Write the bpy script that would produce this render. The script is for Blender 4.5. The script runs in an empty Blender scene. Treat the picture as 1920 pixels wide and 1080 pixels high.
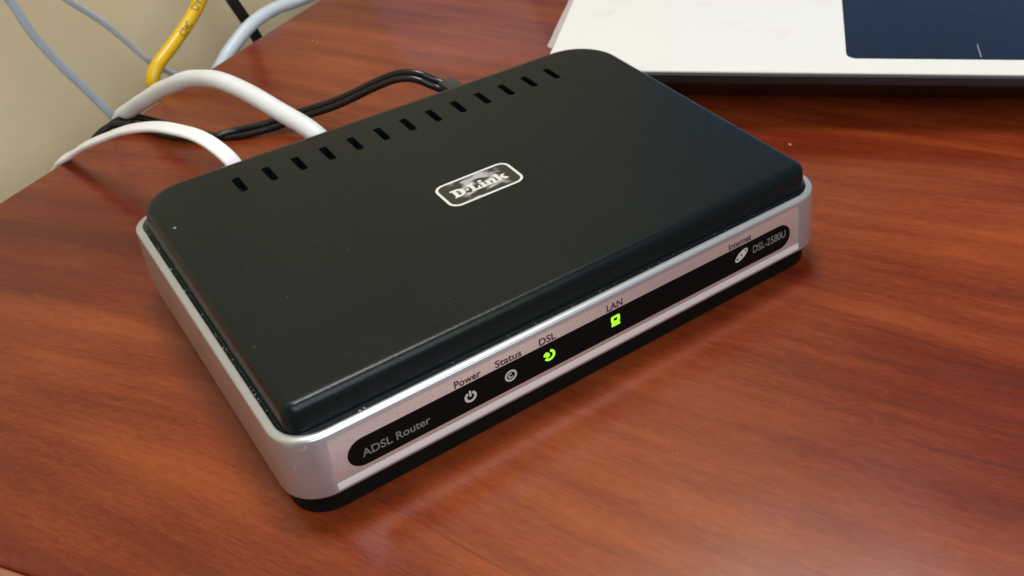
import bpy, bmesh, math, random
from mathutils import Vector, Matrix, Quaternion
random.seed(7)
C = bpy.context.scene.collection
S = bpy.context.scene
PI = math.pi

# ------------------------------------------------------------------ camera
cam_d = bpy.data.cameras.new('camera')
cam = bpy.data.objects.new('camera', cam_d); C.objects.link(cam); S.camera = cam
Rm = ((0.777004793, -0.629020835, -0.024420086),
      (-0.322769506, -0.364798970, -0.873350764),
      (0.540447405, 0.686479789, -0.486479292))
rot = Matrix((Rm[0], tuple(-a for a in Rm[1]), tuple(-a for a in Rm[2]))).transposed()
cam.matrix_world = Matrix.Translation((-0.03283, -0.17710, 0.18373)) @ rot.to_4x4()
cam_d.sensor_width = 36.0
cam_d.lens = 2136.256 / 1920 * 36.0
cam_d.shift_x = -369.34 / 1920
cam_d.shift_y = -325.96 / 1920
cam_d.clip_start = 0.005; cam_d.clip_end = 20
cam_d.dof.use_dof = True
cam_d.dof.focus_distance = 0.255
cam_d.dof.aperture_fstop = 38

# ------------------------------------------------------------------ room light
W = bpy.data.worlds.new('World'); S.world = W; W.use_nodes = True
wb = W.node_tree.nodes['Background']
wb.inputs[0].default_value = (0.86, 0.93, 1.0, 1); wb.inputs[1].default_value = 0.17
def area(name, loc, target, size, power, color, sy=None):
    d = bpy.data.lights.new(name, 'AREA'); d.energy = power; d.color = color
    d.shape = 'RECTANGLE'; d.size = size; d.size_y = sy or size
    o = bpy.data.objects.new(name, d); C.objects.link(o); o.location = loc
    o.rotation_euler = (Vector(target) - Vector(loc)).to_track_quat('-Z', 'Y').to_euler()
    return o
area('ceiling_light', (0.17, 0.20, 1.15), (0.08, 0.06, 0), 0.30, 8.6, (1.0, 0.98, 0.94))
area('wall_fill', (-0.10, -1.25, 1.05), (0.07, 0.20, 0.05), 1.3, 20, (0.93, 0.96, 1.0))  # added fill from the camera side to brighten the wall, not a room fixture
S.view_settings.view_transform = 'Standard'; S.view_settings.look = 'None'
S.view_settings.exposure = 0.0; S.view_settings.gamma = 1.0
S.view_settings.use_curve_mapping = False
S.cycles.max_bounces = 8

# ------------------------------------------------------------------ materials
def mat(name, color, rough=0.5, metal=0.0, spec=0.5, emit=None, es=0.0):
    m = bpy.data.materials.new(name); m.use_nodes = True
    b = m.node_tree.nodes['Principled BSDF']
    b.inputs['Base Color'].default_value = (*color, 1)
    b.inputs['Roughness'].default_value = rough
    b.inputs['Metallic'].default_value = metal
    b.inputs['Specular IOR Level'].default_value = spec
    if emit:
        b.inputs['Emission Color'].default_value = (*emit, 1)
        b.inputs['Emission Strength'].default_value = es
    return m
class NT:
    def __init__(s, m): s.t = m.node_tree; s.b = s.t.nodes['Principled BSDF']
    def n(s, typ, **kw):
        x = s.t.nodes.new(typ)
        for k, v in kw.items():
            if k.startswith('i_'):
                k = k[2:]; k = int(k) if k.isdigit() else k.replace('_', ' ')
                x.inputs[k].default_value = v
            else: setattr(x, k, v)
        return x
    def l(s, a, b): s.t.links.new(a, b)
    def coord(s, scale=(1, 1, 1), loc=(0, 0, 0), rot=(0, 0, 0)):
        tc = s.n('ShaderNodeTexCoord'); mp = s.n('ShaderNodeMapping')
        mp.inputs['Scale'].default_value = scale; mp.inputs['Location'].default_value = loc
        mp.inputs['Rotation'].default_value = rot
        s.l(tc.outputs['Object'], mp.inputs['Vector']); return mp.outputs[0]
    def noise(s, vec, scale=1, detail=4, rough=0.5, dist=0):
        x = s.n('ShaderNodeTexNoise', i_Scale=scale, i_Detail=detail, i_Roughness=rough, i_Distortion=dist)
        s.l(vec, x.inputs['Vector']); return x.outputs['Fac']
    def ramp(s, fac, stops):
        r = s.n('ShaderNodeValToRGB'); e = r.color_ramp.elements
        while len(e) < len(stops): e.new(0.5)
        for k, (p, c) in enumerate(stops):
            e[k].position = p; e[k].color = (*c, 1) if len(c) == 3 else c
        s.l(fac, r.inputs[0]); return r.outputs[0]
    def mix(s, fac, a, b, mode='MIX'):
        x = s.n('ShaderNodeMix', data_type='RGBA', blend_type=mode)
        for sock, v in ((x.inputs[0], fac), (x.inputs[6], a), (x.inputs[7], b)):
            if hasattr(v, 'is_linked'): s.l(v, sock)
            else: sock.default_value = v if not isinstance(v, tuple) or len(v) == 4 else (*v, 1)
        return x.outputs[2]
    def math(s, op, a, b=0.0, clamp=False):
        x = s.n('ShaderNodeMath', operation=op, use_clamp=clamp)
        for sock, v in ((x.inputs[0], a), (x.inputs[1], b)):
            if hasattr(v, 'is_linked'): s.l(v, sock)
            else: sock.default_value = v
        return x.outputs[0]
    def bump(s, h, strength, dist):
        x = s.n('ShaderNodeBump', i_Strength=strength, i_Distance=dist)
        s.l(h, x.inputs['Height']); s.l(x.outputs[0], s.b.inputs['Normal'])
G = lambda v: (v, v, v)

def wood():
    m = mat('cherry_laminate', (0.2, 0.06, 0.03), 0.3, 0, 0.5); t = NT(m)
    # local x runs across the grain, local y along it
    warp = t.noise(t.coord((5, 2.2, 1)), 1, 2, 0.5)
    c0 = t.coord((1, 1, 1))
    sep = t.n('ShaderNodeSeparateXYZ'); t.l(c0, sep.inputs[0])
    sx = t.math('ADD', sep.outputs[0], t.math('MULTIPLY', t.math('SUBTRACT', warp, 0.5), 0.08))
    comb = t.n('ShaderNodeCombineXYZ'); t.l(sx, comb.inputs[0]); t.l(sep.outputs[1], comb.inputs[1])
    def stretched(ax, ay, **kw):
        mp = t.n('ShaderNodeMapping'); mp.inputs['Scale'].default_value = (ax, ay, 1)
        mp.inputs['Location'].default_value = kw.pop('loc', (0, 0, 0))
        t.l(comb.outputs[0], mp.inputs['Vector']); return t.noise(mp.outputs[0], 1, **kw)
    broad = stretched(17, 5, detail=3, rough=0.55, loc=(3.1, 7.7, 0))
    bands = stretched(110, 7, detail=4, rough=0.6, loc=(1, 2, 0))
    fine = stretched(620, 48, detail=4, rough=0.65)
    pores = stretched(1500, 110, detail=2, rough=0.5, loc=(5, 5, 0))
    speck = t.noise(t.coord((900, 500, 1)), 1, 2, 0.7)
    v = t.math('ADD', t.math('MULTIPLY', broad, 0.62), t.math('MULTIPLY', bands, 0.38))
    v = t.math('ADD', v, t.math('MULTIPLY', t.math('SUBTRACT', fine, 0.5), 0.13))
    v = t.math('ADD', v, t.math('MULTIPLY', t.math('SUBTRACT', speck, 0.5), 0.07))
    fibre = stretched(1900, 260, detail=3, rough=0.6, loc=(4, 1, 0))
    v = t.math('ADD', v, t.math('MULTIPLY', t.math('SUBTRACT', fibre, 0.5), 0.18))
    col = t.ramp(v, [(0.34, (0.088, 0.0090, 0.0032)), (0.45, (0.140, 0.0185, 0.0054)),
                     (0.54, (0.205, 0.0360, 0.0086)), (0.67, (0.300, 0.0660, 0.0150))])
    # a few darker heart lines
    ln = stretched(60, 2.2, detail=1, rough=0.3, loc=(8.3, 3.3, 0))
    k = t.math('ABSOLUTE', t.math('SUBTRACT', ln, 0.5))
    k = t.math('SUBTRACT', 1.0, t.math('MULTIPLY', k, 55), clamp=True)
    gate = t.math('GREATER_THAN', stretched(16, 9, detail=1, rough=0.4, loc=(2, 9, 0)), 0.56)
    k = t.math('MULTIPLY', t.math('MULTIPLY', k, gate), 0.38)
    col = t.mix(k, col, (0.05, 0.011, 0.009))
    pk = t.ramp(pores, [(0.60, G(0)), (0.72, G(1))])
    col = t.mix(t.math('MULTIPLY', pk, 0.20), col, (0.07, 0.015, 0.009))
    t.l(col, t.b.inputs['Base Color'])
    r = t.math('ADD', 0.18, t.math('MULTIPLY', t.noise(t.coord((60, 60, 1)), 1, 4, 0.6), 0.10))
    t.l(r, t.b.inputs['Roughness'])
    t.bump(t.math('ADD', fine, t.math('MULTIPLY', speck, 0.8)), 0.04, 0.0002)
    return m
M_wood = wood()

def wallm():
    m = mat('beige_wall_paint', (0.60, 0.50, 0.34), 0.75); t = NT(m)
    n1 = t.noise(t.coord((9, 9, 9)), 1, 3, 0.6); n2 = t.noise(t.coord((160, 160, 160)), 1, 4, 0.6)
    col = t.mix(n1, (0.80, 0.655, 0.385), (0.90, 0.765, 0.49))
    col = t.mix(t.ramp(n2, [(0.66, G(0)), (0.75, G(0.5))]), col, (0.72, 0.63, 0.48))
    t.l(col, t.b.inputs['Base Color']); t.bump(n2, 0.25, 0.0006)
    return m
M_wall = wallm()

def lidm():
    m = mat('satin_black_plastic', (0.005, 0.007, 0.007), 0.36, 0, 0.26); t = NT(m)
    tx = t.noise(t.coord((1, 1, 1)), 1900, 3, 0.7)
    lo = t.noise(t.coord((1, 1, 1)), 35, 4, 0.6)
    col = t.mix(lo, (0.0022, 0.0062, 0.0068), (0.0032, 0.0080, 0.0082))
    du = t.noise(t.coord((1, 1, 1)), 1100, 2, 0.5)
    col = t.mix(t.ramp(du, [(0.71, G(0)), (0.78, G(0.35))]), col, (0.10, 0.11, 0.10))
    t.l(col, t.b.inputs['Base Color'])
    t.l(t.math('ADD', 0.22, t.math('MULTIPLY', lo, 0.12)), t.b.inputs['Roughness'])
    t.bump(tx, 0.55, 0.00008)
    return m
M_lid = lidm()
M_black = mat('black_plastic', (0.0025, 0.003, 0.003), 0.5, 0, 0.15)
M_slot = mat('vent_interior', (0.010, 0.011, 0.012), 0.3)

def silverm(name, col, rough, metal, grain=0.03):
    m = mat(name, col, rough, metal); t = NT(m)
    n = t.noise(t.coord((1, 1, 1)), 5200, 2, 0.6)
    sp = t.noise(t.coord((1, 1, 0.8)), 520, 2, 0.5)
    c = t.mix(n, tuple(a * (1 - grain) for a in col), tuple(min(1, a * (1 + grain)) for a in col))
    c = t.mix(t.ramp(sp, [(0.73, G(0)), (0.77, G(0.8))]), c, (0.85, 0.85, 0.85))
    t.l(c, t.b.inputs['Base Color'])
    t.l(t.math('ADD', rough - 0.03, t.math('MULTIPLY', n, 0.06)), t.b.inputs['Roughness'])
    return m
M_silver = silverm('silver_paint', (0.53, 0.54, 0.56), 0.30, 0.66, 0.08)
M_trim_lit = silverm('trim_catchlight', (0.80, 0.77, 0.77), 0.35, 0.3)  # brighter silver: light caught by the slanted lower lip is put into the colour
M_panel = silverm('brushed_silver_panel', (0.72, 0.66, 0.63), 0.28, 0.6, 0.012)
M_strip = mat('gloss_black_strip', (0.0025, 0.003, 0.003), 0.5, 0, 0.10)
M_print_dark = mat('dark_print', (0.045, 0.028, 0.028), 0.6)
M_print_light = mat('pale_grey_print', (0.19, 0.19, 0.18), 0.5)
M_icon_off = mat('unlit_white_icon', (0.55, 0.56, 0.50), 0.45)
M_led = mat('lit_green_icon', (0.2, 0.6, 0.02), 0.5, emit=(0.42, 1.0, 0.03), es=0.85)
M_logo = mat('white_logo_print', (0.66, 0.68, 0.64), 0.45)

def foilm():
    m = mat('worn_logo_foil', (0.03, 0.03, 0.02), 0.35); t = NT(m)
    n = t.noise(t.coord((230, 420, 1), rot=(0, 0, 0.9)), 1, 2, 0.4, 0.6)
    c = t.ramp(n, [(0.44, (0.018, 0.019, 0.014)), (0.50, (0.10, 0.10, 0.095)), (0.62, (0.40, 0.41, 0.40))])
    # the two ends of the badge kept their dark ground
    tc = t.n('ShaderNodeTexCoord'); sp = t.n('ShaderNodeSeparateXYZ'); t.l(tc.outputs['Object'], sp.inputs[0])
    k = t.math('SUBTRACT', 1.0, t.math('DIVIDE', t.math('ABSOLUTE', t.math('SUBTRACT', sp.outputs[0], 0.0728)), 0.0072), clamp=True)
    k = t.math('MULTIPLY', k, 3.0, clamp=True)
    c = t.mix(k, (0.022, 0.023, 0.017), c)
    t.l(c, t.b.inputs['Base Color']); return m
M_foil = foilm()

def cablem(name, c, rough=0.4, var=0.06):
    m = mat(name, c, rough); t = NT(m)
    n = t.noise(t.coord((1, 1, 1)), 180, 4, 0.6)
    t.l(t.mix(n, tuple(a * (1 - var) for a in c), tuple(min(1, a * (1 + var)) for a in c)), t.b.inputs['Base Color'])
    t.bump(t.noise(t.coord((1, 1, 1)), 420, 2, 0.5), 0.08, 0.0003)
    return m
M_cwhite = cablem('white_cable_jacket', (0.72, 0.74, 0.74), 0.42)
M_cflat = cablem('bright_white_jacket', (0.82, 0.82, 0.82), 0.38, 0.03)
M_cblue = cablem('bluish_grey_jacket', (0.44, 0.51, 0.60), 0.42, 0.10)
M_cgrey = cablem('grey_jacket', (0.48, 0.53, 0.56), 0.42, 0.22)
M_clight = cablem('light_grey_jacket', (0.54, 0.61, 0.66), 0.38)
M_cyel = cablem('yellow_jacket', (0.70, 0.44, 0.010), 0.32, 0.05)
M_cblack = mat('black_cord_pvc', (0.005, 0.005, 0.006), 0.25)
M_cmatte = cablem('black_bar_plastic', (0.014, 0.014, 0.013), 0.5)
M_plug = mat('dark_grey_plug', (0.020, 0.025, 0.024), 0.45)
M_clear = mat('clear_plug_plastic', (0.75, 0.76, 0.74), 0.25)

def palmm():
    m = mat('white_dotted_palm_rest', (0.80, 0.82, 0.78), 0.35); t = NT(m)
    tc = t.n('ShaderNodeTexCoord'); sp = t.n('ShaderNodeSeparateXYZ'); t.l(tc.outputs['Object'], sp.inputs[0])
    w = 2 * PI / 0.0011
    a = t.math('SINE', t.math('MULTIPLY', sp.outputs[0], w)); b = t.math('SINE', t.math('MULTIPLY', sp.outputs[1], w))
    d = t.math('MULTIPLY', a, b); dots = t.ramp(d, [(0.45, G(0)), (0.8, G(1))])
    sm = t.ramp(t.noise(t.coord((38, 70, 1), rot=(0, 0, 0.4)), 1, 4, 0.6, 1.2), [(0.58, G(0)), (0.74, G(1))])
    c = t.mix(t.math('MULTIPLY', dots, 0.34), (0.76, 0.76, 0.725), (0.53, 0.535, 0.51))
    c = t.mix(t.math('MULTIPLY', sm, 0.40), c, (0.62, 0.60, 0.53))
    t.l(c, t.b.inputs['Base Color']); t.bump(dots, 0.3, -0.0001); return m
M_palm = palmm()
def padm():
    m = mat('navy_touchpad', (0.003, 0.006, 0.015), 0.22, 0, 0.3); t = NT(m)
    n = t.noise(t.coord((1, 1, 1)), 700, 2, 0.5)
    c = t.mix(t.ramp(n, [(0.72, G(0)), (0.80, G(0.6))]), (0.003, 0.006, 0.015), (0.08, 0.10, 0.15))
    t.l(c, t.b.inputs['Base Color'])
    t.l(t.math('ADD', 0.20, t.math('MULTIPLY', t.noise(t.coord((1, 1, 1)), 60, 4, 0.6), 0.16)), t.b.inputs['Roughness']); return m
M_pad = padm()
M_lap = mat('black_laptop_shell', (0.014, 0.014, 0.014), 0.42)
M_mark = mat('pale_print_line', (0.22, 0.25, 0.32), 0.4)
M_key = mat('black_keycap', (0.02, 0.02, 0.022), 0.5)
M_screen = mat('lit_screen', (0.01, 0.01, 0.01), 0.2, emit=(0.28, 0.52, 1.0), es=0.50)
M_film = mat('translucent_film', (0.62, 0.55, 0.50), 0.25); M_film.node_tree.nodes['Principled BSDF'].inputs['Alpha'].default_value = 0.62
M_box = mat('white_card', (0.88, 0.86, 0.90), 0.5)
M_crumb = mat('pale_crumb', (0.42, 0.26, 0.17), 0.7)
M_floor = mat('grey_floor', (0.22, 0.20, 0.18), 0.6)

# ------------------------------------------------------------------ helpers
def link(name, me, m, parent=None, smooth=35):
    o = bpy.data.objects.new(name, me); C.objects.link(o)
    if m: me.materials.append(m)
    if smooth:
        me.shade_smooth(); me.set_sharp_from_angle(angle=math.radians(smooth))
    if parent: o.parent = parent
    return o
def bm_link(name, bm, m, parent=None, smooth=35):
    bmesh.ops.recalc_face_normals(bm, faces=bm.faces)
    me = bpy.data.meshes.new(name); bm.to_mesh(me); bm.free()
    return link(name, me, m, parent, smooth)
def tag(o, label, cat, group=None):
    o['label'] = label; o['category'] = cat
    if group: o['group'] = group
    return o
def empty(name, loc=(0, 0, 0), rz=0):
    o = bpy.data.objects.new(name, None); C.objects.link(o); o.location = loc; o.rotation_euler.z = rz
    o.empty_display_size = 0.02; return o
def box(bm, x0, x1, y0, y1, z0, z1):
    v = [bm.verts.new((x, y, z)) for x in (x0, x1) for y in (y0, y1) for z in (z0, z1)]
    for f in ((0, 1, 3, 2), (4, 6, 7, 5), (0, 4, 5, 1), (2, 3, 7, 6), (0, 2, 6, 4), (1, 5, 7, 3)):
        bm.faces.new([v[i] for i in f])
def bevel_box(x0, x1, y0, y1, z0, z1, r, seg=3):
    bm = bmesh.new(); box(bm, x0, x1, y0, y1, z0, z1)
    bmesh.ops.bevel(bm, geom=list(bm.edges), offset=r, segments=seg, profile=0.5, affect='EDGES'); return bm
def rrect(x0, x1, y0, y1, rad, z, n=8):
    """rounded rectangle; rad = (front-left, front-right, back-right, back-left)"""
    pts = []
    for (cx, cy, r, a0) in ((x0 + rad[0], y0 + rad[0], rad[0], PI), (x1 - rad[1], y0 + rad[1], rad[1], 1.5 * PI),
                            (x1 - rad[2], y1 - rad[2], rad[2], 0), (x0 + rad[3], y1 - rad[3], rad[3], 0.5 * PI)):
        for k in range(n + 1):
            a = a0 + 0.5 * PI * k / n
            pts.append(Vector((cx + r * math.cos(a), cy + r * math.sin(a), z)))
    return pts
def loft(loops, cap=True, closed=False):
    bm = bmesh.new(); L = [[bm.verts.new(p) for p in lp] for lp in loops]; n = len(L[0])
    prs = list(zip(L, L[1:])) + ([(L[-1], L[0])] if closed else [])
    for a, b in prs:
        for i in range(n): bm.faces.new((a[i], a[(i + 1) % n], b[(i + 1) % n], b[i]))
    if cap and not closed: bm.faces.new(list(reversed(L[0]))); bm.faces.new(L[-1])
    return bm
def boolean(o, cutter_bm):
    me = bpy.data.meshes.new('cut'); bmesh.ops.recalc_face_normals(cutter_bm, faces=cutter_bm.faces)
    cutter_bm.to_mesh(me); cutter_bm.free()
    c = bpy.data.objects.new('cut', me); C.objects.link(c)
    md = o.modifiers.new('b', 'BOOLEAN'); md.operation = 'DIFFERENCE'; md.object = c; md.solver = 'EXACT'
    md.use_self = False
    bpy.context.view_layer.update()
    nm = bpy.data.meshes.new_from_object(o.evaluated_get(bpy.context.evaluated_depsgraph_get()))
    o.modifiers.clear(); o.data = nm; bpy.data.objects.remove(c)
    nm.shade_smooth(); nm.set_sharp_from_angle(angle=math.radians(35))
def flat_shape(name, splines, m, parent, thick, place):
    """closed 2D outlines (holes included) as a thin solid; place maps (x, y, h) to 3D"""
    cu = bpy.data.curves.new(name, 'CURVE'); cu.dimensions = '2D'; cu.fill_mode = 'BOTH'; cu.extrude = 0.5
    for sp in splines:
        s = cu.splines.new('POLY'); s.points.add(len(sp) - 1); s.use_cyclic_u = True
        for p, q in zip(s.points, sp): p.co = (q[0] * 1000, q[1] * 1000, 0, 1)
    return _flat(name, cu, m, parent, thick, lambda x, y, h: place(x / 1000, y / 1000, h))
def _flat(name, cu, m, parent, thick, place, cuts=0):
    t = bpy.data.objects.new('tmp', cu); C.objects.link(t); bpy.context.view_layer.update()
    me = bpy.data.meshes.new_from_object(t.evaluated_get(bpy.context.evaluated_depsgraph_get()))
    bpy.data.objects.remove(t); me.name = name; me.materials.clear()
    if cuts:
        bm = bmesh.new(); bm.from_mesh(me); bmesh.ops.triangulate(bm, faces=bm.faces)
        for _ in range(cuts): bmesh.ops.subdivide_edges(bm, edges=[e for e in bm.edges if e.calc_length() > 0.8], cuts=1)
        bmesh.ops.triangulate(bm, faces=bm.faces); bm.to_mesh(me); bm.free()
    for v in me.vertices: v.co = place(v.co.x, v.co.y, (v.co.z + 0.5) * thick)
    me.update(); bm = bmesh.new(); bm.from_mesh(me)
    bmesh.ops.remove_doubles(bm, verts=bm.verts, dist=1e-7)
    return bm_link(name, bm, m, parent, 0)
def text_shape(name, body, m, parent, thick, x0, x1, y0, y1, place, bold=0.0, shear=0.0, cuts=0):
    cu = bpy.data.curves.new(name, 'FONT'); cu.body = body; cu.size = 10; cu.extrude = 0.5; cu.offset = bold; cu.shear = shear
    t = bpy.data.objects.new('tmp', cu); C.objects.link(t); bpy.context.view_layer.update()
    me = bpy.data.meshes.new_from_object(t.evaluated_get(bpy.context.evaluated_depsgraph_get()))
    xs = [v.co.x for v in me.vertices]; ys = [v.co.y for v in me.vertices]
    bpy.data.objects.remove(t); bpy.data.meshes.remove(me)
    a, b = min(xs), max(xs); cap = 7.29
    return _flat(name, cu, m, parent, thick,
                 lambda x, y, h: place(x0 + (x - a) / (b - a) * (x1 - x0), y0 + y / cap * (y1 - y0), h), cuts)
def circle(cx, cy, rx, ry=None, n=28, a=0):
    ry = ry or rx; out = []
    for k in range(n):
        t = 2 * PI * k / n; x, y = rx * math.cos(t), ry * math.sin(t)
        out.append((cx + x * math.cos(a) - y * math.sin(a), cy + x * math.sin(a) + y * math.cos(a)))
    return out
def arc_band(cx, cy, r0, r1, a0, a1, n=24):
    A = [math.radians(a0 + (a1 - a0) * k / n) for k in range(n + 1)]
    return [(cx + r1 * math.cos(t), cy + r1 * math.sin(t)) for t in A] + [(cx + r0 * math.cos(t), cy + r0 * math.sin(t)) for t in reversed(A)]
def spline(P, step=0.0012):
    """centripetal-ish Catmull-Rom through P, evenly resampled"""
    P = [Vector(p) for p in P]; P = [2 * P[0] - P[1]] + P + [2 * P[-1] - P[-2]]; out = []
    for i in range(1, len(P) - 2):
        a, b, c, d = P[i - 1:i + 3]; n = max(3, int((c - b).length / step))
        for k in range(n):
            t = k / n
            out.append(0.5 * ((2 * b) + (c - a) * t + (2 * a - 5 * b + 4 * c - d) * t * t + (3 * b - a - 3 * c + d) * t ** 3))
    out.append(P[-2]); return out
def frames(path, up):
    T = [(path[min(i + 1, len(path) - 1)] - path[max(i - 1, 0)]).normalized() for i in range(len(path))]
    n = Vector(up); n = (n - n.dot(T[0]) * T[0]).normalized(); F = []
    for i, t in enumerate(T):
        if i: n = (T[i - 1].rotation_difference(t) @ n); n = (n - n.dot(t) * t).normalized()
        F.append((t, n.copy(), t.cross(n)))
    return F
def tube(name, path, sect, m, parent=None, up=(0, 0, 1), twist=None, F=None):
    """sect: list of (a, b) offsets along side and up"""
    F = F or frames(path, up); bm = bmesh.new(); R = []
    for i, (p, (t, n, s)) in enumerate(zip(path, F)):
        if twist:
            q = Quaternion(t, twist(i / (len(path) - 1))); n = q @ n; s = q @ s
        R.append([bm.verts.new(p + s * a + n * b) for a, b in sect])
    k = len(sect)
    for A, B in zip(R, R[1:]):
        for j in range(k): bm.faces.new((A[j], A[(j + 1) % k], B[(j + 1) % k], B[j]))
    bm.faces.new(R[0][::-1]); bm.faces.new(R[-1])
    return bm_link(name, bm, m, parent, 50)
def circ(r, n=16): return [(r * math.cos(2 * PI * k / n), r * math.sin(2 * PI * k / n)) for k in range(n)]
def mm(L): return [(a / 1000, b / 1000, c / 1000) for a, b, c in L]

# ------------------------------------------------------------------ setting: wall, floor, desk
ANG = math.radians(32.04)                       # the wall and the desk's back edge run this way
U = Vector((math.cos(ANG), math.sin(ANG), 0)); V = Vector((-math.sin(ANG), math.cos(ANG), 0))
V0 = 0.1652
bm = bmesh.new(); box(bm, -1.2, 2.2, V0 + 0.045, V0 + 0.145, -0.75, 1.6)
wall = bm_link('wall', bm, M_wall, smooth=0); wall.rotation_euler.z = ANG; wall['kind'] = 'structure'
bm = bmesh.new(); box(bm, -1.2, 2.2, -1.5, V0 + 0.045, -0.80, -0.752)
floor = bm_link('floor', bm, M_floor, smooth=0); floor.rotation_euler.z = ANG; floor['kind'] = 'structure'

desk = empty('desk', (0, 0, 0), ANG)
tag(desk, 'reddish brown wood grain desk that the black router stands on', 'desk')
bm = bevel_box(-0.0236, 1.25, -0.62, V0, -0.025, 0, 0.0012, 3)
bm_link('desktop', bm, M_wood, desk, 40)
M_edge_lit = mat('edge_band', (0.33, 0.12, 0.075), 0.35)  # paler than the desktop: light catching the rounded edge is painted in
bm = bevel_box(-0.0262, -0.0237, -0.62, V0, -0.025, -0.0003, 0.0010, 3)
bm_link('edge_band', bm, M_edge_lit, desk)
for (x, y) in ((0.05, -0.55), (1.18, -0.55), (0.05, 0.09), (1.18, 0.09)):
    bm_link('leg', bevel_box(x - 0.03, x + 0.03, y - 0.03, y + 0.03, -0.751, -0.0255, 0.003, 2), M_wood, desk)

# ------------------------------------------------------------------ router
router = empty('router', (0, 0, 0))
tag(router, 'black network router with silver front band and lit green icons', 'router')
RW, RD = 0.145, 0.1065
def ringloop(ins, z, f=0.0092, b=0.008): 
    return rrect(0.0004 + ins, RW - ins, ins, RD - ins, (max(f - ins, .001),) * 2 + (max(b - ins, .001),) * 2, z, 10)
prof = [(0.0006, 0.0062), (0.0002, 0.0065), (0.0, 0.0070), (0.0, 0.0209)]
for k in range(1, 6):
    a = PI / 2.4 * k / 5; prof.append((0.0007 * (1 - math.cos(a)), 0.0216 + 0.0007 * math.sin(a)))
prof += [(0.0010, 0.02242), (0.0014, 0.0225), (0.0017, 0.02245), (0.0019, 0.0221), (0.0019, 0.0190), (0.0017, 0.0075)]
ring = bm_link('silver_band', loft([ringloop(i, z) for i, z in prof], closed=True), M_silver, router)
cut = bmesh.new(); box(cut, 0.0088, 0.1354, -0.01, 0.0010, 0.0072, 0.0209)
boolean(ring, cut)
# front panel plate sits in the recess
panel = bm_link('front_panel', bevel_box(0.00884, 0.13536, 0.00035, 0.0009, 0.00885, 0.02085, 0.00008, 2), M_panel, router)
YP = 0.00035
bm = loft([[Vector((x, .00005, .00725)), Vector((x, .00095, .00725)), Vector((x, .00095, .00885)), Vector((x, .00032, .00882)), Vector((x, .00005, .0079))] for x in (.00895, .13525)])
bm_link('trim_strip', bm, M_trim_lit, router, 20)
front = lambda off: (lambda x, y, h: Vector((x, YP - off - h, y)))
sp = []
zc, hr = 0.01365, 0.0036
for k in range(17): t = PI / 2 + PI * k / 16; sp.append((0.0121 + hr + hr * math.cos(t), zc + hr * math.sin(t)))
for k in range(17): t = -PI / 2 + PI * k / 16; sp.append((0.1323 - hr + hr * math.cos(t), zc + hr * math.sin(t)))
strip = flat_shape('indicator_strip', [sp], M_strip, router, 0.00008, front(-0.00002))
P1 = front(0.00007)
for body, x0, x1 in (('Power', .0366, .0429), ('Status', .0464, .0529), ('DSL', .0574, .0618), ('LAN', .0755, .0799), ('Internet', .1119, .1192)):
    text_shape('lettering', body, M_print_dark, panel, 0.00003, x0, x1, 0.0176, 0.0195, front(0.00001), bold=0.2)
text_shape('lettering', 'ADSL Router', M_print_light, strip, 0.00003, 0.0151, 0.0302, 0.0122, 0.0143, P1, bold=0.12)
text_shape('lettering', 'DSL-2580U', M_print_light, strip, 0.00003, 0.1197, 0.1307, 0.01315, 0.01545, P1, bold=0.06)
def icon(name, cx, cz, splines, m, k=1.0):
    return flat_shape(name, [[(cx + a * k / 1000, cz + b * k / 1000) for a, b in s] for s in splines], m, strip, 0.00003, P1)
icon('power_icon', .0398, .0136, [arc_band(0, 0, .85, 1.45, 118, 422), [(-.26, .05), (.26, .05), (.26, 1.6), (-.26, 1.6)]], M_icon_off)
icon('status_icon', .0497, .0137, [circle(0, 0, 1.5), circle(0, 0, 1.02), arc_band(0, 0, .35, .68, 60, 330)], M_icon_off)
icon('dsl_icon', .0596, .0139, [arc_band(0, 0, .85, 1.5, -150, 75), [(-1.5, .55), (-.9, 1.15), (-.35, .95), (.05, .45), (.15, -.1), (-.2, -.35), (-.7, -.45), (-1.0, -.05), (-1.45, .1)]], M_led)
icon('lan_icon', .0776, .0141, [[(-.95, 1.5), (.95, 1.5), (1.25, 1.2), (1.25, -.1), (.9, -.45), (1.2, -.75), (1.2, -1.4), (-1.2, -1.4), (-1.2, -.75), (-.9, -.45), (-1.25, -.1), (-1.25, 1.2)],
     [(-.45, .85), (.45, .85), (.5, .75), (.5, .15), (.4, .05), (-.4, .05), (-.5, .15), (-.5, .75)]], M_led)
icon('internet_icon', .1159, .01435, [circle(0, 0, 2.35, 1.12, 32, math.radians(33)), circle(-1.3, -.75, .42, .28, 14, .6), circle(1.35, .85, .45, .2, 14, 1.3), circle(0, .05, .22, .45, 14, 0)], M_icon_off)

# black base
def baseloop(ins, z, r=0.008): return rrect(ins, RW - ins, ins, RD - ins, (r,) * 4, z, 8)
bm = loft([baseloop(.0028, .0), baseloop(.0021, .0006), baseloop(.0019, .0060), baseloop(.0026, .0063), baseloop(.0026, .0194)])
base = bm_link('base', bm, M_black, router)
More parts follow.
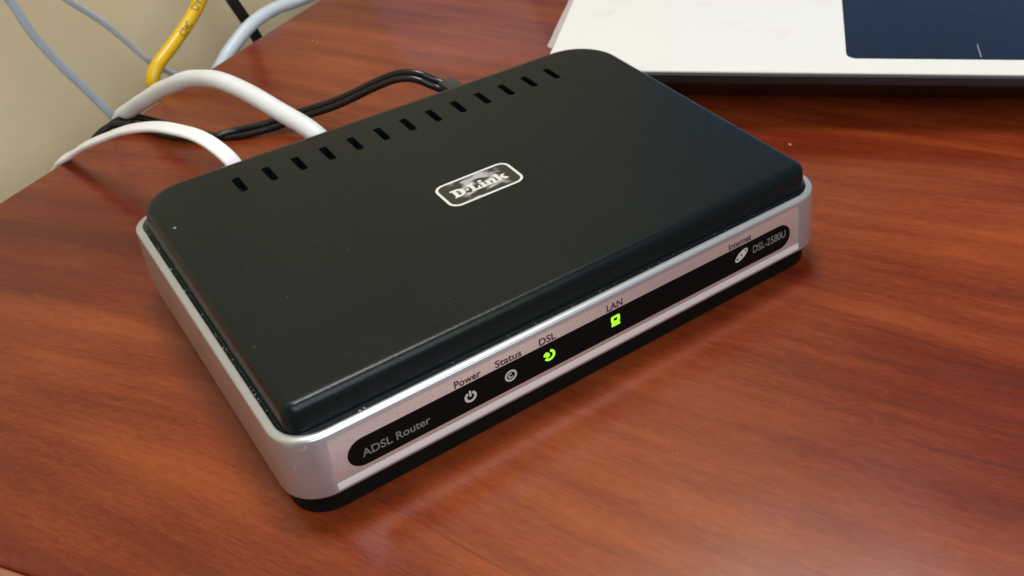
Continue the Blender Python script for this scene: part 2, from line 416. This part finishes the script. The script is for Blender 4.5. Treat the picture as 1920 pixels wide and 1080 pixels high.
# lid
def lidloop(i, z, fr, brad, fi=0.0):
    return rrect(i, RW - i, i + fi, 0.1050 - max(0, i - .0036), (fr, fr, brad[1], brad[0]), z, 10)
LP = [(.0021, .0196, .0062, 0), (.0021, .0216, .0062, 0), (.0023, .0219, .0058, 0), (.0027, .0221, .0052, .0001), (.0030, .0224, .0045, .0002), (.0032, .0258, .0036, .0004), (.0035, .0275, .0030, .0006),
      (.0038, .0283, .0026, .0008), (.0043, .0287, .0023, .0009), (.0049, .02887, .0020, .0010), (.0056, .0289, .0018, .0010)]
loops = [lidloop(i, z, fr, (.0100, .0135), fi) for i, z, fr, fi in LP]
lid = bm_link('lid', loft(loops), M_lid, router, 60)
cut = bmesh.new(); pitch = 0.00781
for k in range(13):
    x = RW / 2 + 0.0001 + (k - 6) * pitch
    w = rrect(x - .00102, x + .00102, .0884, .0963, (.0006,) * 4, 0.0255, 4); w2 = [p + Vector((0, 0, .01)) for p in w]
    A = [cut.verts.new(p) for p in w]; B = [cut.verts.new(p) for p in w2]; n = len(A)
    for i in range(n): cut.faces.new((A[i], A[(i + 1) % n], B[(i + 1) % n], B[i]))
    cut.faces.new(A[::-1]); cut.faces.new(B)
boolean(lid, cut)
slot = None
for k in range(13):
    x = RW / 2 + 0.0001 + (k - 6) * pitch
    if slot is None:
        bm = loft([rrect(-.0009, .0009, -.0038, .0038, (.0005,) * 4, 0, 4), rrect(-.0009, .0009, -.0038, .0038, (.0005,) * 4, .00035, 4)])
        slot = bm_link('vent_slot', bm, M_slot, lid); o = slot
    else:
        o = slot.copy(); C.objects.link(o)
    o.parent = lid; o.location = (x, .0923, .02552)
# logo badge on the lid
top = lambda off: (lambda x, y, h: Vector((x, y, 0.0289 + off + h)))
bx0, bx1, by0, by1 = .0620, .0830, .0458, .0574
outer = [(p.x, p.y) for p in rrect(bx0, bx1, by0, by1, (.0028,) * 4, 0, 8)]
inner = [(p.x, p.y) for p in rrect(bx0 + .0007, bx1 - .0007, by0 + .0007, by1 - .0007, (.0021,) * 4, 0, 8)]
inner_s = [(p.x, p.y) for p in rrect(bx0 + .0005, bx1 - .0005, by0 + .0005, by1 - .0005, (.0022,) * 4, 0, 8)]
badge = flat_shape('logo_badge', [inner_s], M_foil, router, 0.00003, top(0.00001))
flat_shape('badge_frame', [outer, inner], M_logo, badge, 0.00006, top(0.00003))
L_ = [[(0, 0), (.75, 0), (1.15, .2), (1.27, .5), (1.15, .8), (.75, 1), (0, 1), (0, .84), (.15, .84), (.15, .16), (0, .16)],
      [(.52, .2), (.7, .2), (.84, .33), (.88, .5), (.84, .67), (.7, .8), (.52, .8)],
      [(1.36, .38), (1.68, .38), (1.68, .56), (1.36, .56)],
      [(1.75, 0), (2.75, 0), (2.75, .42), (2.6, .42), (2.5, .18), (2.25, .18), (2.25, .84), (2.4, .84), (2.4, 1), (1.75, 1), (1.75, .84), (1.9, .84), (1.9, .16), (1.75, .16)],
      [(2.83, 0), (3.37, 0), (3.37, .14), (3.28, .14), (3.28, .64), (2.85, .64), (2.85, .5), (2.93, .5), (2.93, .14), (2.83, .14)],
      [(2.93, .76), (3.28, .76), (3.28, .98), (2.93, .98)],
      [(3.45, 0), (3.9, 0), (3.9, .14), (3.86, .14), (3.86, .45), (3.97, .5), (4.05, .44), (4.05, .14), (4.0, .14), (4.0, 0), (4.47, 0), (4.47, .14), (4.4, .14), (4.4, .52), (4.25, .66), (4.02, .66), (3.86, .58), (3.86, .64), (3.45, .64), (3.45, .5), (3.51, .5), (3.51, .14), (3.45, .14)],
      [(4.53, 0), (4.99, 0), (4.99, .14), (4.95, .14), (4.95, .25), (5.03, .3), (5.25, 0), (5.68, 0), (5.32, .42), (5.52, .56), (5.74, .64), (5.22, .66), (4.95, .42), (4.95, 1), (4.53, 1), (4.53, .86), (4.6, .86), (4.6, .14), (4.53, .14)]]
flat_shape('lettering', [[(.0648 + a * .00268, .0496 + b * .0037) for a, b in s] for s in L_], M_logo, badge, 0.00004, top(0.00005))
# nicks in the lid finish
def nick(x, y, r):
    bm = loft([[Vector((x + r * c * math.cos(a), y + r * c * math.sin(a), z)) for a in [2 * PI * k / 7 for k in range(7)]] for c, z in ((1, .02889), (.6, .02897))])
    return bm
bm_link('scratch_mark', nick(.0068, .0832, .0005), mat('pale_nick', (.16, .17, .15), .5), lid)
bm_link('scratch_mark', nick(.0060, .0270, .0004), mat('dark_nick', (.006, .006, .006), .5), lid)

bm = bmesh.new(); R_ = random.Random(11)
P_ = [(R_.uniform(.006, .139), R_.uniform(.008, .100), .02895, R_.uniform(.00004, .0001)) for _ in range(22)]
P_ += [(R_.uniform(.0018, .0030), R_.uniform(.012, .100), .0222, R_.uniform(.00008, .00018)) for _ in range(60)]
P_ += [(R_.uniform(.012, .135), R_.uniform(.0018, .0030), .0222, R_.uniform(.00006, .00012)) for _ in range(30)] + [(.0170, .0018, .0226, .0003), (.0180, .0020, .0226, .0002)]
for x, y, z, q in P_:
    t = bmesh.ops.create_icosphere(bm, subdivisions=1, radius=q)
    for v in t['verts']: v.co = Vector((v.co.x * R_.uniform(.5, 1.8) + x, v.co.y * R_.uniform(.5, 1.8) + y, v.co.z * .5 + z))
du = bm_link('dust', bm, mat('pale_dust', (.30, .29, .24), .8), router, 0); du['kind'] = 'stuff'

# ------------------------------------------------------------------ cables on the desk
# round white network cable
eth = empty('network_cable', (.0539, .107, .014))
tag(eth, 'thick round white cable arching from the router back over the desk edge', 'cable')
pth = spline(mm([(56.4, 104.5, 14.5), (55.6, 107.5, 17.5), (53.9, 112.0, 23.6), (50.3, 122.8, 26.5), (46.5, 134.4, 29.0), (42.9, 145.2, 30.5), (39.7, 154.7, 30.4), (36.6, 164.0, 28.0),
        (32.6, 176.0, 22.8), (28.0, 189.9, 14.7), (23.6, 203.1, 6.4), (20.6, 210.8, 0.6), (18.5, 214.5, -8), (17.5, 216, -25), (17, 216.5, -60)]))
loc = eth.location
def jig(path, amp, f, seed):
    return [p + Vector((math.sin(i * f + seed), math.cos(i * f * .83 + seed * 2), math.sin(i * f * 1.17 + 1 + seed))) * amp for i, p in enumerate(path)]
o = tube('cable', [p - loc for p in jig(pth, .00014, .37, 1)], circ(.0027, 20), M_cwhite, eth)
pb = bevel_box(-.0059, .0059, -.006, .006, -.0045, .0035, .0006, 2); o = bm_link('plug', pb, M_clear, eth); o.location = Vector((.0564, .1050, .0135)) - loc

# flat white telephone cable
tel = empty('telephone_cable', (.0299, .107, .014)); loc = tel.location
tag(tel, 'flat white telephone cable curving from the router back over the desk edge', 'cable')
pth = spline(mm([(31.4, 104.5, 14), (30.9, 108, 19), (29.9, 112.0, 24.4), (28.1, 116.6, 27.7), (25.6, 123.3, 29.5), (22.4, 131.7, 29.2), (18.5, 142.2, 27.3), (13.5, 155.2, 22.7),
        (9.1, 166.8, 16.9), (4.3, 179.5, 10.0), (1.0, 188.3, 4.2), (-2.6, 197.5, -1.9), (-4.4, 202, -10), (-5, 203.5, -30), (-5, 204, -60)]))
sec = []
for sx_, a0 in ((1, -PI / 2), (-1, PI / 2)):
    for k in range(7): t = a0 + PI * k / 6; sec.append((sx_ * .0014 + .0008 * math.cos(t), .0008 * math.sin(t)))
tube('cable', [p - loc for p in pth], sec, M_cflat, tel, twist=lambda s: 0.15 - 0.5 * s)
o = bm_link('plug', bevel_box(-.0038, .0038, -.006, .006, -.0035, .0030, .0005, 2), M_clear, tel); o.location = Vector((.0314, .1050, .0135)) - loc

# black twin power cord
pw = empty('power_cord', (.0995, .112, .016)); loc = pw.location
tag(pw, 'black twin power cord looping from the router back across the desk', 'cable')
A = mm([(101.5, 122.8, 17.4), (98.6, 126.9, 18.6), (96.4, 129.3, 19.9), (94.7, 131.1, 21.0), (92.2, 133.8, 21.7), (88.7, 137.5, 20.9), (83.4, 143.1, 17.5), (77.9, 148.9, 13.3), (72.5, 154.7, 9.6), (64.4, 162.6, 5.6),
        (58.2, 166.6, 3.2), (51.6, 169.2, 2.2), (45.5, 172.0, 1.6)])
Aa = A + mm([(40.5, 177.0, 1.5), (35.8, 183.5, 1.6), (31.2, 191.0, 2.0), (27.0, 198.5, 2.6), (22.6, 205.0, 2.6), (17.5, 207.2, 1.4), (12.0, 207.0, -2.4), (7, 207, -9), (5, 207.5, -30), (5, 208, -60)])
Bb = A + mm([(39.9, 173.4, 1.5), (34.7, 177.6, 1.4), (30.2, 183.2, 1.4), (25.9, 191.0, 1.5), (22.0, 198.6, 2.0), (17.2, 203.8, 2.2), (12.6, 204.9, 0.6), (8.6, 205.2, -3.0), (5.5, 206, -10), (3, 206.5, -30), (3, 207, -60)])
nA = len(spline(A))
def twin(P, side):
    p = spline(P); F = frames(p, (0, 0, 1)); out = []
    for i, (q, (t, n, s)) in enumerate(zip(p, F)):
        h = t.cross(Vector((0, 0, 1))).normalized()
        w = 1.0 if i < nA else max(0.0, 1 - (i - nA) / 14)
        out.append(q + (h * .00105 * side * math.cos(.75) + Vector((0, 0, 1)) * .00105 * side * math.sin(.75)) * w)
    return out
tube('strand', [p - loc for p in twin(Aa, -1)], circ(.00120, 14), M_cblack, pw)
tube('strand', [p - loc for p in twin(Bb, 1)], circ(.00120, 14), M_cblack, pw)
bm = bevel_box(-.0027, .0027, -.0095, .0095, -.0052, .0030, .0006, 2)
o = bm_link('plug', bm, M_plug, pw); o.location = Vector((.1012, .1175, .0172)) - loc; o.rotation_euler.z = math.radians(4)

# ------------------------------------------------------------------ cables hanging between desk and wall
def hang(name, label, pts, r, m, ext=None):
    p = spline(mm(pts)); a = tag(tube(name, p, circ(r, 16), m), label, 'cable'); return a, p
GR = 'cables hanging between desk and wall'
o, _ = hang('hanging_cable', 'thin bluish grey cable at the left, in front of the beige wall', [(-20, 196, 700), (-10, 202, 350), (-5, 204, 160), (-3, 206.5, 80), (-1.4, 208.2, 57.8), (1.1, 209.7, 47.9), (3.5, 211.3, 37.2), (8.2, 214.2, 24.1), (14.2, 217.9, 9.9), (20.2, 221.7, -4.8), (25, 224.6, -18.6), (30, 228, -45), (31, 229, -90)], .00135, M_cblue); o['group'] = GR
o, _ = hang('hanging_cable', 'thin grey cable that passes behind the yellow cable', [(-70, 172, 700), (-52, 184, 300), (-28, 199, 120), (-12, 208, 85), (0, 214, 64), (11.8, 221.2, 48.4), (18.1, 225.1, 39.4), (26.2, 230.2, 27.9), (32.9, 234.3, 16.3), (37.7, 237.4, 7.3), (43.3, 240.9, -0.6), (49.4, 244.7, -8.3), (56, 249, -22), (60, 251, -60)], .00115, M_cgrey); o['group'] = GR
yel, yp = hang('hanging_cable', 'bright yellow network cable with dark printed letters', [(128, 288, 700), (122, 284, 350), (105, 273, 120), (86, 261.5, 54), (76, 255.5, 38), (69.2, 250.0, 28.2), (62.2, 245.6, 20.3), (54.9, 241.1, 14.6), (46.5, 235.8, 9.9), (39.8, 231.5, 6.6), (36.4, 229.3, 3.0), (36.0, 229.1, -1.8), (38.5, 230.6, -8.9), (40, 232, -30), (40, 232, -80)], .0024, M_cyel); yel['group'] = GR
o, _ = hang('hanging_cable', 'thick light grey cable running beside the back edge of the desk', [(420, 466, 500), (390, 448, 200), (300, 391, 30), (215, 338, 4), (180, 316, -1), (150.3, 298.4, -2.9), (123.2, 281.4, -2.2), (105.2, 270.2, -0.1), (91.3, 261.5, 2.4), (80.0, 254.4, 1.7), (70.3, 248.3, -2.0), (64.4, 244.6, -5.6), (58.5, 241.2, -13), (54, 239, -40), (53, 238, -80)], .0027, M_clight); o['group'] = GR
o = tag(tube('hanging_cable', spline(mm([(-60, 180, 560), (40, 244, 150), (66, 260, 52), (74.8, 265.3, 21.5), (78.8, 267.8, 8.4), (82.9, 270.4, -3.0), (85.9, 272.3, -12.2), (92, 276, -32), (104, 283, -70)])), [(-.0021, -.0012), (.0021, -.0012), (.0021, .0012), (-.0021, .0012)], M_cmatte, up=(0, -1, 0)),
        'straight black cord against the wall, crossed by the light grey cable', 'cable'); o['group'] = GR
# print on the yellow jacket: letters wrapped onto the tube
yF = frames(yp, (0, 0, 1)); yl = [0.0]
for a, b in zip(yp, yp[1:]): yl.append(yl[-1] + (b - a).length)
def on_cable(s, ang_off, h):
    i = min(range(len(yl)), key=lambda k: abs(yl[k] - s)); i = max(1, min(i, len(yp) - 2))
    t, n, sd = yF[i]; p = yp[i] + t * (s - yl[i])
    view = (Vector((-.0328, -.1771, .1837)) - Vector((.06, .245, .02))).normalized()
    e = (view - view.dot(t) * t).normalized(); f = t.cross(e)
    return p + (e * math.cos(ang_off) + f * math.sin(ang_off)) * (.00241 + h)
def arclen(pt):
    q = Vector(pt) / 1000; i = min(range(len(yp)), key=lambda k: (yp[k] - q).length); return yl[i]
for body, s0, s1, c in (('DATA', arclen((59.0, 243.7, 17.6)), arclen((59.0, 243.7, 17.6)) - .0092, 0.10), ('C24C', arclen((50.6, 238.4, 12.2)), arclen((50.6, 238.4, 12.2)) - .0062, -0.30)):
    text_shape('lettering', body, mat('dark_jacket_print', (.20, .11, .01), .5), yel, .00003, s0, s1, -.0016, .0013,
               lambda x, y, h, c=c: on_cable(x, -y / .00246 + c, h), bold=.15, cuts=4)

# ------------------------------------------------------------------ laptop
LA = math.radians(-42.98)
f_, g_ = .0165, .1687
lx = f_ * math.cos(LA) - g_ * math.sin(LA); ly = f_ * math.sin(LA) + g_ * math.cos(LA)
lap = empty('laptop', (lx, ly, 0), LA)
tag(lap, 'open laptop with white dotted palm rest and dark blue touchpad', 'laptop')
LW, LD = 0.345, 0.235
def lr(ins, z, r=.004): return rrect(ins, LW - ins, ins, LD - ins, (r,) * 4, z, 5)
bm = loft([lr(.020, .0015), lr(.018, .0022), lr(.0060, .0120), lr(.0010, .0150), lr(.0, .0160), lr(.0, .0186), lr(.0004, .0190)])
bm_link('body', bm, M_lap, lap)
px0, px1, py0, py1 = .0975, .1845, .0103, .0653
well = [(p.x, p.y) for p in rrect(px0, px1, py0, py1, (.0035,) * 4, 0, 6)]
edge = [(p.x, p.y) for p in rrect(.0006, LW - .0006, .0006, LD - .0006, (.004,) * 4, 0, 6)]
palm = flat_shape('palm_rest', [edge, well], M_palm, lap, .0009, lambda x, y, h: Vector((x, y, .01905 + h)))
for (x, y) in ((.03, .03), (.315, .03), (.03, .205), (.315, .205)):
    bm = loft([[Vector((x + .006 * math.cos(a), y + .006 * math.sin(a), z)) for a in [2 * PI * k / 14 for k in range(14)]] for z in (0, .0016)])
    bm_link('foot', bm, M_black, lap)
# touchpad, slightly sunk in a chamfered well
q = .00025
bm = loft([rrect(px0 + q, px1 - q, py0 + q, py1 - q, (.0033,) * 4, z, 6) for z in (.01905, .0196)])
pad = bm_link('touchpad', bm, M_pad, lap)
bm = bmesh.new(); box(bm, .1404, .1408, .0128, .0222, .01955, .01965); bm_link('button_line', bm, M_mark, pad)
# film peeling over the left edge of the palm rest
bm = bmesh.new(); rows = []
for k in range(30):
    y = .0152 + k * .007; c = .0006 * math.sin(k * .9) + (.0012 if k == 0 else 0)
    row = []
    for j, x in enumerate((-.0009, -.0005, -.0001, .0007)):
        row.append((x, y + (.0 if j else .0), .0202 + (.0003 + c * .5 if j == 0 else .0004 if j == 1 else .0002 if j == 2 else 0)))
    rows.append(row)
vs = [[bm.verts.new(p) for p in r] for r in rows]; vt = [[bm.verts.new((p[0], p[1], p[2] + .00018)) for p in r] for r in rows]
for k in range(29):
    for j in range(3):
        bm.faces.new((vs[k][j], vs[k][j + 1], vs[k + 1][j + 1], vs[k + 1][j])); bm.faces.new((vt[k][j], vt[k + 1][j], vt[k + 1][j + 1], vt[k][j + 1]))
    bm.faces.new((vs[k][0], vs[k + 1][0], vt[k + 1][0], vt[k][0])); bm.faces.new((vs[k][3], vt[k][3], vt[k + 1][3], vs[k + 1][3]))
for j in range(3):
    bm.faces.new((vs[0][j], vt[0][j], vt[0][j + 1], vs[0][j + 1])); bm.faces.new((vs[29][j], vs[29][j + 1], vt[29][j + 1], vt[29][j]))
bm_link('protective_film', bm, M_film, lap)
bm = bmesh.new()
for r_ in range(5):
    for c_ in range(15):
        x = .030 + c_ * .0192; y = .110 + r_ * .0195
        box(bm, x, x + .0162, y, y + .0162, .0201, .0215)
kb = bm_link('keyboard', bm, M_key, lap, 0); kb['kind'] = 'stuff'
sc = bm_link('screen_lid', bevel_box(0.002, LW - .002, -.003, .003, 0, .236, .002, 2), M_lap, lap)
sc.location = (0, LD - .006, .0212); sc.rotation_euler.x = math.radians(-16)
bm = bmesh.new(); box(bm, .016, LW - .016, -.0034, -.0028, .012, .226); bm_link('display', bm, M_screen, sc, 0)

# ------------------------------------------------------------------ white box further back on the desk
bx = bm_link('white_box', bevel_box(0, .065, 0, .05, 0, .042, .001, 2), M_box)
bx.location = (.1300, .2600, 0.0); bx.rotation_euler.z = math.radians(-32)
tag(bx, 'plain white box standing on the desk beyond the router, mirrored in the laminate', 'box')

# ------------------------------------------------------------------ crumbs and dust on the desk
bm = bmesh.new(); R_ = random.Random(3)
spots = [(.1776, .0496, .0006), (.1689, .0500, .0003), (.1629, .0406, .0004), (.1601, .0437, .0003), (.1560, .0720, .0003), (.158, .046, .0003), (.094, .227, .0003), (.0945, .2245, .0003), (.1180, .0100, .0002)]
for _ in range(45):
    a = R_.uniform(-.02, .25); b = R_.uniform(-.16, .16); q = U * a + V * b; spots.append((q.x, q.y, R_.uniform(.00006, .00011)))
for x, y, r in spots:
    if -.003 < x < .148 and -.003 < y < .109: continue
    t = bmesh.ops.create_icosphere(bm, subdivisions=1, radius=r)
    for v in t['verts']:
        v.co = Vector((v.co.x * R_.uniform(.6, 1.5) + x, v.co.y * R_.uniform(.6, 1.4) + y, v.co.z * .6 + r * .5))
cr = bm_link('crumbs', bm, M_crumb, None, 0); cr['kind'] = 'stuff'; cr['label'] = 'tiny pale crumbs and dust specks scattered over the desk'; cr['category'] = 'crumbs'
